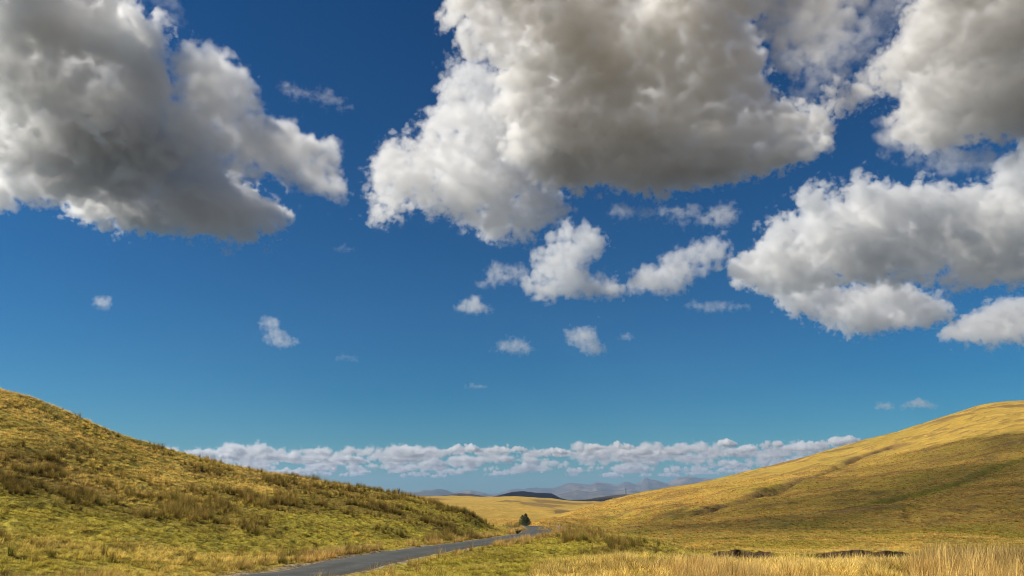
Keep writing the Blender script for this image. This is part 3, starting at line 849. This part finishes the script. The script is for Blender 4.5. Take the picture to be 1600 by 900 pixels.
def poly_mask(px, py, poly):
    """inside flag and distance to the outline for many points"""
    ins = np.zeros(len(px), bool); dist = np.full(len(px), 1e9); n = len(poly)
    for i in range(n):
        (xa, ya), (xb, yb) = poly[i], poly[(i + 1) % n]
        c = ((ya > py) != (yb > py)) & (px < (xb - xa) * (py - ya) / ((yb - ya) + 1e-9) + xa)
        ins ^= c
        ex, ey = xb - xa, yb - ya; t = np.clip(((px - xa) * ex + (py - ya) * ey) / (ex * ex + ey * ey + 1e-9), 0, 1)
        dist = np.minimum(dist, np.hypot(px - xa - t * ex, py - ya - t * ey))
    return ins, dist

def cloud_volume(name, pts, rad, vox, feature, amp, dens, soft, seed, pad, label=None, group=None, kind=None, billow=.5, heaped=True):
    me = bpy.data.meshes.new(name + '_skeleton'); me.vertices.add(len(pts)); me.vertices.foreach_set('co', pts.astype(np.float32).ravel())
    src = bpy.data.objects.new(name + '_skeleton', me)      # read by the node tree only, never linked into the scene
    g = bpy.data.node_groups.new(name, 'GeometryNodeTree')
    g.interface.new_socket('Geometry', in_out='INPUT', socket_type='NodeSocketGeometry'); g.interface.new_socket('Geometry', in_out='OUTPUT', socket_type='NodeSocketGeometry')
    N, L = g.nodes.new, g.links.new
    def M(op, a, b, c=None):
        q = N('ShaderNodeMath'); q.operation = op
        for i, v in enumerate((a, b, c)):
            if v is None: continue
            if isinstance(v, (int, float)): q.inputs[i].default_value = v
            else: L(v, q.inputs[i])
        return q.outputs[0]
    go = N('NodeGroupOutput'); oi = N('GeometryNodeObjectInfo'); oi.inputs['Object'].default_value = src
    pos = N('GeometryNodeInputPosition'); pr = N('GeometryNodeProximity'); pr.target_element = 'POINTS'; L(oi.outputs['Geometry'], pr.inputs[0])
    off = N('ShaderNodeVectorMath'); off.operation = 'ADD'; L(pos.outputs[0], off.inputs[0]); off.inputs[1].default_value = (seed * 1371.0, seed * 913.0, seed * 77.0)
    # domain warp, then billows on rolling noise
    wp = N('ShaderNodeTexNoise'); wp.inputs['Scale'].default_value = .9 / feature; wp.inputs['Detail'].default_value = 2; L(off.outputs[0], wp.inputs['Vector'])
    ws = N('ShaderNodeVectorMath'); ws.operation = 'MULTIPLY_ADD'; L(wp.outputs['Color'], ws.inputs[0]); ws.inputs[1].default_value = (feature * .8,) * 3; L(off.outputs[0], ws.inputs[2])
    n1 = N('ShaderNodeTexNoise'); n1.inputs['Scale'].default_value = 1 / feature; n1.inputs['Detail'].default_value = 3; n1.inputs['Roughness'].default_value = .6; L(ws.outputs[0], n1.inputs['Vector'])
    v1 = N('ShaderNodeTexVoronoi'); v1.feature = 'F1'; v1.inputs['Scale'].default_value = 1.9 / feature; v1.inputs['Detail'].default_value = 1.0; v1.inputs['Roughness'].default_value = .55; L(ws.outputs[0], v1.inputs['Vector'])
    f = M('MULTIPLY_ADD', M('SUBTRACT', n1.outputs['Fac'], .5), amp * 2.6 * (1 - billow * .5), pr.outputs['Distance'])
    f = M('MULTIPLY_ADD', M('SUBTRACT', v1.outputs['Distance'], .45), amp * billow * 1.3, f)
    amp2 = amp * (.22 if kind else .8)
    cm_ = vapour(name + '_vapour', dens, soft, feature * .3, amp2, seed, heaped)
    sp = N('ShaderNodeSeparateXYZ'); L(pos.outputs[0], sp.inputs[0])
    n0 = N('ShaderNodeTexNoise'); n0.inputs['Scale'].default_value = .4 / feature; n0.inputs['Detail'].default_value = 1; L(off.outputs[0], n0.inputs['Vector'])
    zb = M('MULTIPLY_ADD', M('SUBTRACT', n0.outputs['Fac'], .5), -amp * 2.2, M('SUBTRACT', sp.outputs['Z'], float(pts[:, 2].min()) - rad * .55))
    m = M('MINIMUM', M('SUBTRACT', rad + amp2 * .5, f), M('MULTIPLY', zb, .8))
    m = M('MAXIMUM', m, 0.0)
    m = M('MINIMUM', m, soft + amp2 * 2.5)
    vc = N('GeometryNodeVolumeCube'); L(m, vc.inputs['Density'])
    lo = pts.min(0) - pad; hi = pts.max(0) + pad
    vc.inputs['Min'].default_value = lo; vc.inputs['Max'].default_value = hi
    res = [max(8, int((hi[k] - lo[k]) / vox)) for k in range(3)]
    for k, a in enumerate('XYZ'): vc.inputs['Resolution ' + a].default_value = res[k]
    sm = N('GeometryNodeSetMaterial'); L(vc.outputs[0], sm.inputs[0]); L(sm.outputs[0], go.inputs[0]); sm.inputs['Material'].default_value = cm_
    vd = bpy.data.volumes.new(name); vd.materials.append(cm_)
    o = bpy.data.objects.new(name, vd); C.objects.link(o)
    md = o.modifiers.new('vapour', 'NODES'); md.node_group = g
    tag(o, label, None if kind else 'cloud', group, kind)
    print(name, len(pts), res, round(res[0] * res[1] * res[2] / 1e6, 1), 'M')
    return o

HB = 1300.0                                     # cloud base above the eye
def sky_points(poly, y0, tilt, n, thick, inset, more, thin=()):
    """fill a cloud whose outline against the sky is poly; its base meets the line of sight at photo y0"""
    xs = [p[0] for p in poly]; ys = [p[1] for p in poly]
    area = 0.5 * abs(sum(xs[i - 1] * ys[i] - xs[i] * ys[i - 1] for i in range(len(xs))))
    n = int(np.clip(area * (thick * F * .55 + inset) / (inset / .66) ** 3, 60, 9000))
    px = rng.uniform(min(xs), max(xs), n * 6); py = rng.uniform(min(ys), max(ys), n * 6)
    ins, d = poly_mask(px, py, poly)
    lim = inset + more
    while (ins & (d > lim)).sum() < 60: lim *= .8
    m = ins & (d > lim); px, py, d = px[m][:n], py[m][:n], d[m][:n]
    D0 = HB / ratio(y0)
    vx, vy, vz = ray(px, py)
    zz = HB + tilt * np.maximum(0, D0 * vz / vy - HB)
    s = zz / vz
    e = 1 - np.exp(-np.maximum(d - lim, 0) / (inset * 3.0 + 12))
    T = np.ones(len(px))
    for cx, cy, rx, ry, k in thin: T *= 1 - k * np.exp(-(((px - cx) / rx) ** 2 + ((py - cy) / ry) ** 2) * 1.2)
    s = s * (1 + thick * T * e * rng.random(len(px)) ** 1.2)
    return np.stack([vx * s, vy * s, vz * s + EYE], -1), D0
# (label, outline, base line y, tilt, points, thickness, inset, voxel px, feature px, amplitude px, density, softness px, billow)
VOX = 1.9
# where a big cloud is thin enough for the sun to shine through: (photo x, y, radii, how much)
THIN = {0: ((120, -20, 190, 100, .97), (40, 240, 110, 60, .9), (265, 190, 60, 110, .8), (430, 350, 60, 40, .8)),
        4: ((760, -10, 120, 110, .95), (765, 180, 50, 110, .85), (960, 0, 240, 150, .96), (1150, 20, 70, 120, .7), (930, 120, 120, 50, .4)),
        5: ((640, 250, 50, 60, .4), (720, 130, 40, 60, .5)),
        8: ((1500, -20, 110, 90, .95), (1420, 90, 40, 70, .8)),
        9: ((1460, 350, 55, 35, .8), (1350, 300, 120, 24, .5))}
CL = [
 ('huge grey cloud filling the upper left corner of the sky', [(-40,-60),(170,-70),(215,-10),(250,50),(266,110),(284,175),(330,235),(385,280),(430,305),(458,345),(440,370),(395,395),(340,388),(290,378),(230,380),(150,372),(105,350),(70,325),(30,325),(0,345),(-40,350)], 385, .25, 1500, .36, 16, 2.5, 120, 30, .06, 26, .5),
 ('bright ragged lobe reaching right from the upper left grey cloud', [(280,70),(320,60),(365,90),(400,110),(415,150),(440,180),(480,200),(530,215),(550,240),(528,262),(556,290),(560,325),(520,328),(470,315),(430,298),(370,300),(310,280),(262,210),(255,120)], 340, .3, 700, .12, 13, 2.1, 75, 22, .02, 24, .6),
 ('thin white wisp right of the ragged upper left lobe', [(425,120),(480,138),(530,143),(556,175),(545,190),(500,170),(440,152)], 190, .1, 120, .03, 6, 2.2, 34, 13, .006, 18, .5),
 ('faint wisp between the upper left clouds at the top edge', [(200,-60),(260,-60),(290,30),(285,60),(250,50)], 60, .1, 160, .03, 10, 2.6, 50, 20, .003, 26, .4),
 ('largest grey cloud hanging over the middle of the sky', [(700,-110),(692,0),(690,60),(735,95),(765,125),(745,170),(785,205),(775,250),(835,290),(880,312),(930,308),(990,320),(1060,318),(1130,303),(1225,282),(1305,250),(1330,208),(1300,175),(1245,155),(1205,130),(1190,90),(1180,40),(1170,-110)], 318, .12, 1700, .36, 17, 2.5, 130, 30, .056, 28, .45),
 ('bright billowing flank low on the left of the largest grey cloud', [(690,80),(735,90),(790,120),(830,200),(870,280),(890,325),(875,355),(830,388),(770,392),(725,368),(690,345),(640,345),(600,362),(566,352),(575,300),(563,250),(600,222),(645,198),(668,160),(690,130)], 390, .35, 1000, .22, 13, 2.1, 80, 22, .035, 20, .7),
 ('loose streaky cloud slanting across the top right', [(1190,-110),(1420,-110),(1385,-10),(1335,55),(1300,90),(1255,140),(1210,140),(1180,60)], 150, .1, 420, .06, 14, 2.6, 80, 26, .016, 34, .4),
 ('pale arm of cloud sloping down from the top right corner', [(1262,118),(1330,115),(1385,70),(1430,10),(1480,-70),(1560,-60),(1480,80),(1420,140),(1350,175),(1320,200),(1285,185)], 200, .15, 420, .10, 10, 2.3, 70, 20, .024, 24, .5),
 ('wide dull grey cloud in the top right corner', [(1450,-110),(1760,-110),(1760,250),(1620,240),(1540,235),(1480,250),(1420,240),(1375,220),(1400,170),(1385,120),(1415,40)], 240, .12, 800, .36, 15, 2.6, 100, 28, .055, 28, .45),
 ('long piled bright cloud low on the right of the sky', [(1120,372),(1150,388),(1190,365),(1195,340),(1240,318),(1235,298),(1290,280),(1345,275),(1420,282),(1468,276),(1490,298),(1535,275),(1600,222),(1760,195),(1760,452),(1600,458),(1520,462),(1440,462),(1400,450),(1340,452),(1270,470),(1200,480),(1145,440)], 470, .6, 1500, .24, 12, 2.0, 85, 24, .055, 18, .75),
 ('lower grey shelf under the long piled bright cloud', [(1185,445),(1270,425),(1320,440),(1400,432),(1440,452),(1485,470),(1504,496),(1470,520),(1400,530),(1380,540),(1310,535),(1275,505),(1235,492)], 535, .55, 650, .18, 9, 1.7, 60, 17, .05, 14, .7),
 ('flat based bright cloud at the right edge above the hill', [(1450,540),(1495,495),(1535,474),(1600,454),(1760,450),(1760,548),(1600,542),(1550,548),(1490,547)], 545, .6, 500, .16, 8, 1.7, 55, 14, .05, 12, .7),
 ('tall curling puff below the largest grey cloud', [(820,445),(836,403),(855,373),(888,350),(938,360),(952,385),(940,410),(925,418),(950,422),(978,440),(968,466),(930,475),(885,464),(860,478),(838,468)], 475, .7, 420, .07, 8, 1.9, 42, 14, .022, 14, .7),
 ('ragged scrap of cloud left of the tall curling puff', [(728,440),(758,430),(768,410),(825,414),(832,440),(815,452),(785,456),(750,456)], 456, .5, 220, .04, 7, 2, 34, 14, .008, 14, .6),
 ('small round puff left of the tall curling puff', [(708,486),(714,468),(742,460),(766,476),(766,498),(730,500)], 500, .7, 110, .05, 7, 2, 28, 9, .015, 11, .7),
 ('rising arm of cloud joining the long bright cloud', [(975,452),(998,420),(1022,400),(1060,388),(1100,372),(1130,365),(1148,388),(1122,418),(1085,442),(1050,468),(1010,468)], 470, .7, 360, .06, 8, 1.9, 42, 14, .018, 14, .7),
 ('thin streak of cloud under the rising arm', [(1060,470),(1100,468),(1165,474),(1172,490),(1130,496),(1080,486)], 494, .5, 120, .03, 5, 2, 28, 9, .008, 12, .5),
 ('ragged fringe torn from the underside of the largest grey cloud', [(930,312),(1000,322),(1075,318),(1095,345),(1060,362),(1030,352),(980,348),(940,332)], 352, .3, 200, .04, 7, 2.2, 36, 16, .008, 14, .5),
 ('thin streaks drifting between the two largest clouds at the top', [(1195,-60),(1260,-60),(1330,20),(1400,-40),(1440,-30),(1380,60),(1330,110),(1265,165),(1230,150),(1260,90),(1215,40)], 180, .1, 300, .05, 9, 2.4, 60, 24, .007, 30, .4),
 ('grey veil between the top right corner cloud and the long bright cloud', [(1372,195),(1450,185),(1500,235),(1610,225),(1610,275),(1530,282),(1440,272),(1380,245)], 280, .2, 200, .06, 10, 2.4, 60, 22, .010, 24, .5),
 ('small puff under the right end of the largest grey cloud', [(1088,345),(1108,322),(1142,315),(1160,325),(1158,345),(1130,364),(1100,358)], 362, .5, 120, .04, 7, 2, 30, 10, .012, 12, .6),
 ('triangular puff floating below the small round puff', [(752,560),(770,540),(795,522),(830,532),(832,552),(800,562)], 562, .8, 130, .05, 6, 2, 28, 10, .012, 12, .7),
 ('bright puff with a trailing tail right of the triangular one', [(883,515),(900,508),(928,510),(936,530),(962,556),(940,560),(905,552),(885,535)], 560, .8, 140, .05, 6, 2, 28, 10, .015, 11, .7),
 ('tiny pale puff right of the puff with a trailing tail', [(966,528),(978,520),(990,525),(988,534),(972,536)], 536, .8, 40, .03, 4, 2, 16, 5, .010, 7, .6),
 ('lone white puff in the blue above the near hill', [(406,500),(420,493),(438,497),(442,515),(464,530),(462,542),(436,550),(420,538),(408,520)], 550, .8, 130, .05, 6, 2, 26, 10, .012, 11, .7),
 ('small lone puff over the left end of the near hill', [(145,470),(155,461),(172,464),(176,478),(164,490),(150,484)], 490, .8, 60, .04, 5, 2, 18, 6, .012, 8, .7),
 ('faint scrap of cloud right of the lone white puff', [(516,556),(535,550),(566,558),(560,570),(530,568)], 570, .7, 60, .02, 4, 2, 20, 7, .005, 9, .5),
 ('flat sliver of cloud in the clear sky over the valley', [(722,603),(738,599),(762,603),(760,610),(730,610)], 610, .8, 60, .02, 3, 2, 18, 4, .010, 5, .6),
 ('pale smudge of cloud under the left flank of the largest grey cloud', [(518,388),(535,384),(556,388),(552,398),(525,396)], 398, .5, 60, .02, 4, 2, 20, 7, .004, 9, .5),
 ('small flat cloud just above the hill on the right', [(1364,636),(1374,629),(1390,628),(1398,635),(1394,642),(1368,642)], 642, .8, 60, .03, 4, 2, 16, 4, .03, 5, .7),
 ('domed flat based cloud just above the hill on the right', [(1404,636),(1420,626),(1436,620),(1452,626),(1466,634),(1466,640),(1406,642)], 642, .8, 90, .03, 4, 2, 18, 4, .03, 5, .7),
]
for k, (lab, poly, y0, tilt, n, thick, inset, vpx, feat, amp, dens, soft, bil) in enumerate(CL):
    if k >= 0:
        mx0, my0 = np.mean([p[0] for p in poly]), np.mean([p[1] for p in poly])
        ex = 1.16 if k >= 12 else 1.03
        poly = [(mx0 + (p[0] - mx0) * ex, my0 + (p[1] - my0) * ex) for p in poly]
    pts, D0 = sky_points(poly, y0, tilt, n, thick, inset, amp * .38, THIN.get(k, ()))
    # metres per photo pixel at the middle of the cloud
    dm_ = np.median(np.linalg.norm(pts, axis=1)); mp = dm_ / F
    cloud_volume('cloud', pts, (inset * 1.15 + amp * .5) * mp, vpx * VOX * mp, feat * mp, amp * mp, dens * (1.8 if dens >= .03 else 3.4) / mp, soft * .55 * mp, k + 1, (inset * 1.2 + amp * 1.3) * mp, lab, billow=bil, heaped=k < 12 and dens > .022)
# the distant field of fair-weather clouds
def field(n, Y0, Y1, px0, px1, seed, s0, s1, tall):
    rnd = np.random.default_rng(seed); out = []
    for _ in range(n):
        Y = Y0 * (Y1 / Y0) ** rnd.random(); px = rnd.uniform(px0, px1); x = (px - 800) / F * Y
        L = rnd.uniform(s0, s1); w = L * rnd.uniform(.5, 1); h = tall * L * rnd.uniform(.5, 1)
        k = int(18 * (L / 500) ** 1.5) + 8
        a = rnd.uniform(-1, 1, (k, 3)); a = a[(a ** 2).sum(1) < 1]
        q = np.stack([x + a[:, 0] * L, Y + a[:, 1] * w, HB + np.abs(a[:, 2]) * h * (1 - a[:, 0] ** 2 * .7)], -1); out.append(q)
    return np.concatenate(out)
near_f = [(700, 703, 60, 4), (900, 706, 60, 4), (1150, 704, 60, 4), (372, 706, 50, 8), (445, 714, 34, 5), (525, 711, 32, 7), (560, 716, 16, 5), (665, 706, 28, 7), (722, 695, 30, 11), (795, 697, 36, 9), (967, 692, 26, 9), (1000, 702, 24, 5), (930, 697, 14, 4), (1090, 698, 30, 6), (1142, 690, 14, 6), (1185, 697, 34, 5), (1210, 689, 16, 7), (1270, 692, 42, 8), (1310, 687, 34, 7), (1335, 684, 16, 5), (1050, 703, 26, 5), (860, 701, 24, 5), (620, 712, 16, 5), (480, 718, 30, 4), (400, 720, 40, 5)]
pp = []
for cx, cy, hw, hh in near_f:
    k = 110; a = rng.uniform(-1, 1, (k * 3, 3)); a = a[(a ** 2).sum(1) < 1][:k]
    Y = HB / ratio(cy + hh + 1); mpx = Y / F
    pp.append(np.stack([(cx - 800) * mpx * .97 + a[:, 0] * hw * mpx, Y + a[:, 1] * hw * mpx * .8, HB + np.abs(a[:, 2]) ** 1.2 * hh * 1.2 * mpx * (1 - .6 * a[:, 0] ** 2)], -1))
cloud_volume('clouds', np.concatenate(pp), 118, 42, 620, 130, .04, 90, 40, 260, kind='stuff', billow=.7)
cloud_volume('clouds', field(260, 24000, 58000, 120, 1450, 5, 300, 1000, .30), 210, 95, 700, 210, .016, 120, 41, 380, kind='stuff', billow=.6)

# clouds above and left of the frame whose shade lies on the hill opposite
def shade_cloud(label, spots, seed, dens):
    out = []
    for (px, py, Y, rx, ry) in spots:
        gx, gy, gz = at(px, py, Y); t = (HB + 60 - gz) / SUN.z
        a = rng.uniform(-1, 1, (160, 3)); a = a[(a ** 2).sum(1) < 1]
        out.append(np.stack([gx + SUN.x * t + a[:, 0] * rx, gy + SUN.y * t + a[:, 1] * ry, HB + 60 + a[:, 2] * 45], -1))
    cloud_volume('cloud', np.concatenate(out), 60, 14, 170, 45, dens, 50, seed, 110, label, billow=.5)

shade_cloud('thin cloud overhead to the left, beyond the frame', [(1350,826,180,60,40),(1480,810,215,80,60),(1370,780,270,75,60),(1500,770,290,85,60),(1640,770,300,90,60),(1440,745,370,80,60),(1560,735,390,90,60),(1680,740,380,90,60),(1590,705,470,90,50),(1720,700,480,90,60)], 60, .0145)
# ------------------------------------------------------------------ haze
hm = bpy.data.materials.new('air'); hm.use_nodes = True
ht = hm.node_tree; ht.nodes.clear(); hv = ht.nodes.new('ShaderNodeVolumePrincipled'); ho = ht.nodes.new('ShaderNodeOutputMaterial'); ht.links.new(hv.outputs[0], ho.inputs['Volume'])
hv.inputs['Color'].default_value = (.41, .58, .88, 1); hv.inputs['Density'].default_value = 3.9e-5; hv.inputs['Anisotropy'].default_value = .1
hx, hy0, hy1, hz0, hz1 = 24000, -3000, 27000, -190, 560
hz = mesh_obj('haze', [(sx * hx, yy_, zz_) for zz_ in (hz0, hz1) for sx, yy_ in ((-1, hy0), (1, hy0), (1, hy1), (-1, hy1))],
              [(3, 2, 1, 0), (4, 5, 6, 7), (0, 1, 5, 4), (1, 2, 6, 5), (2, 3, 7, 6), (3, 0, 4, 7)], hm, smooth=False)
tag(hz, kind='stuff')
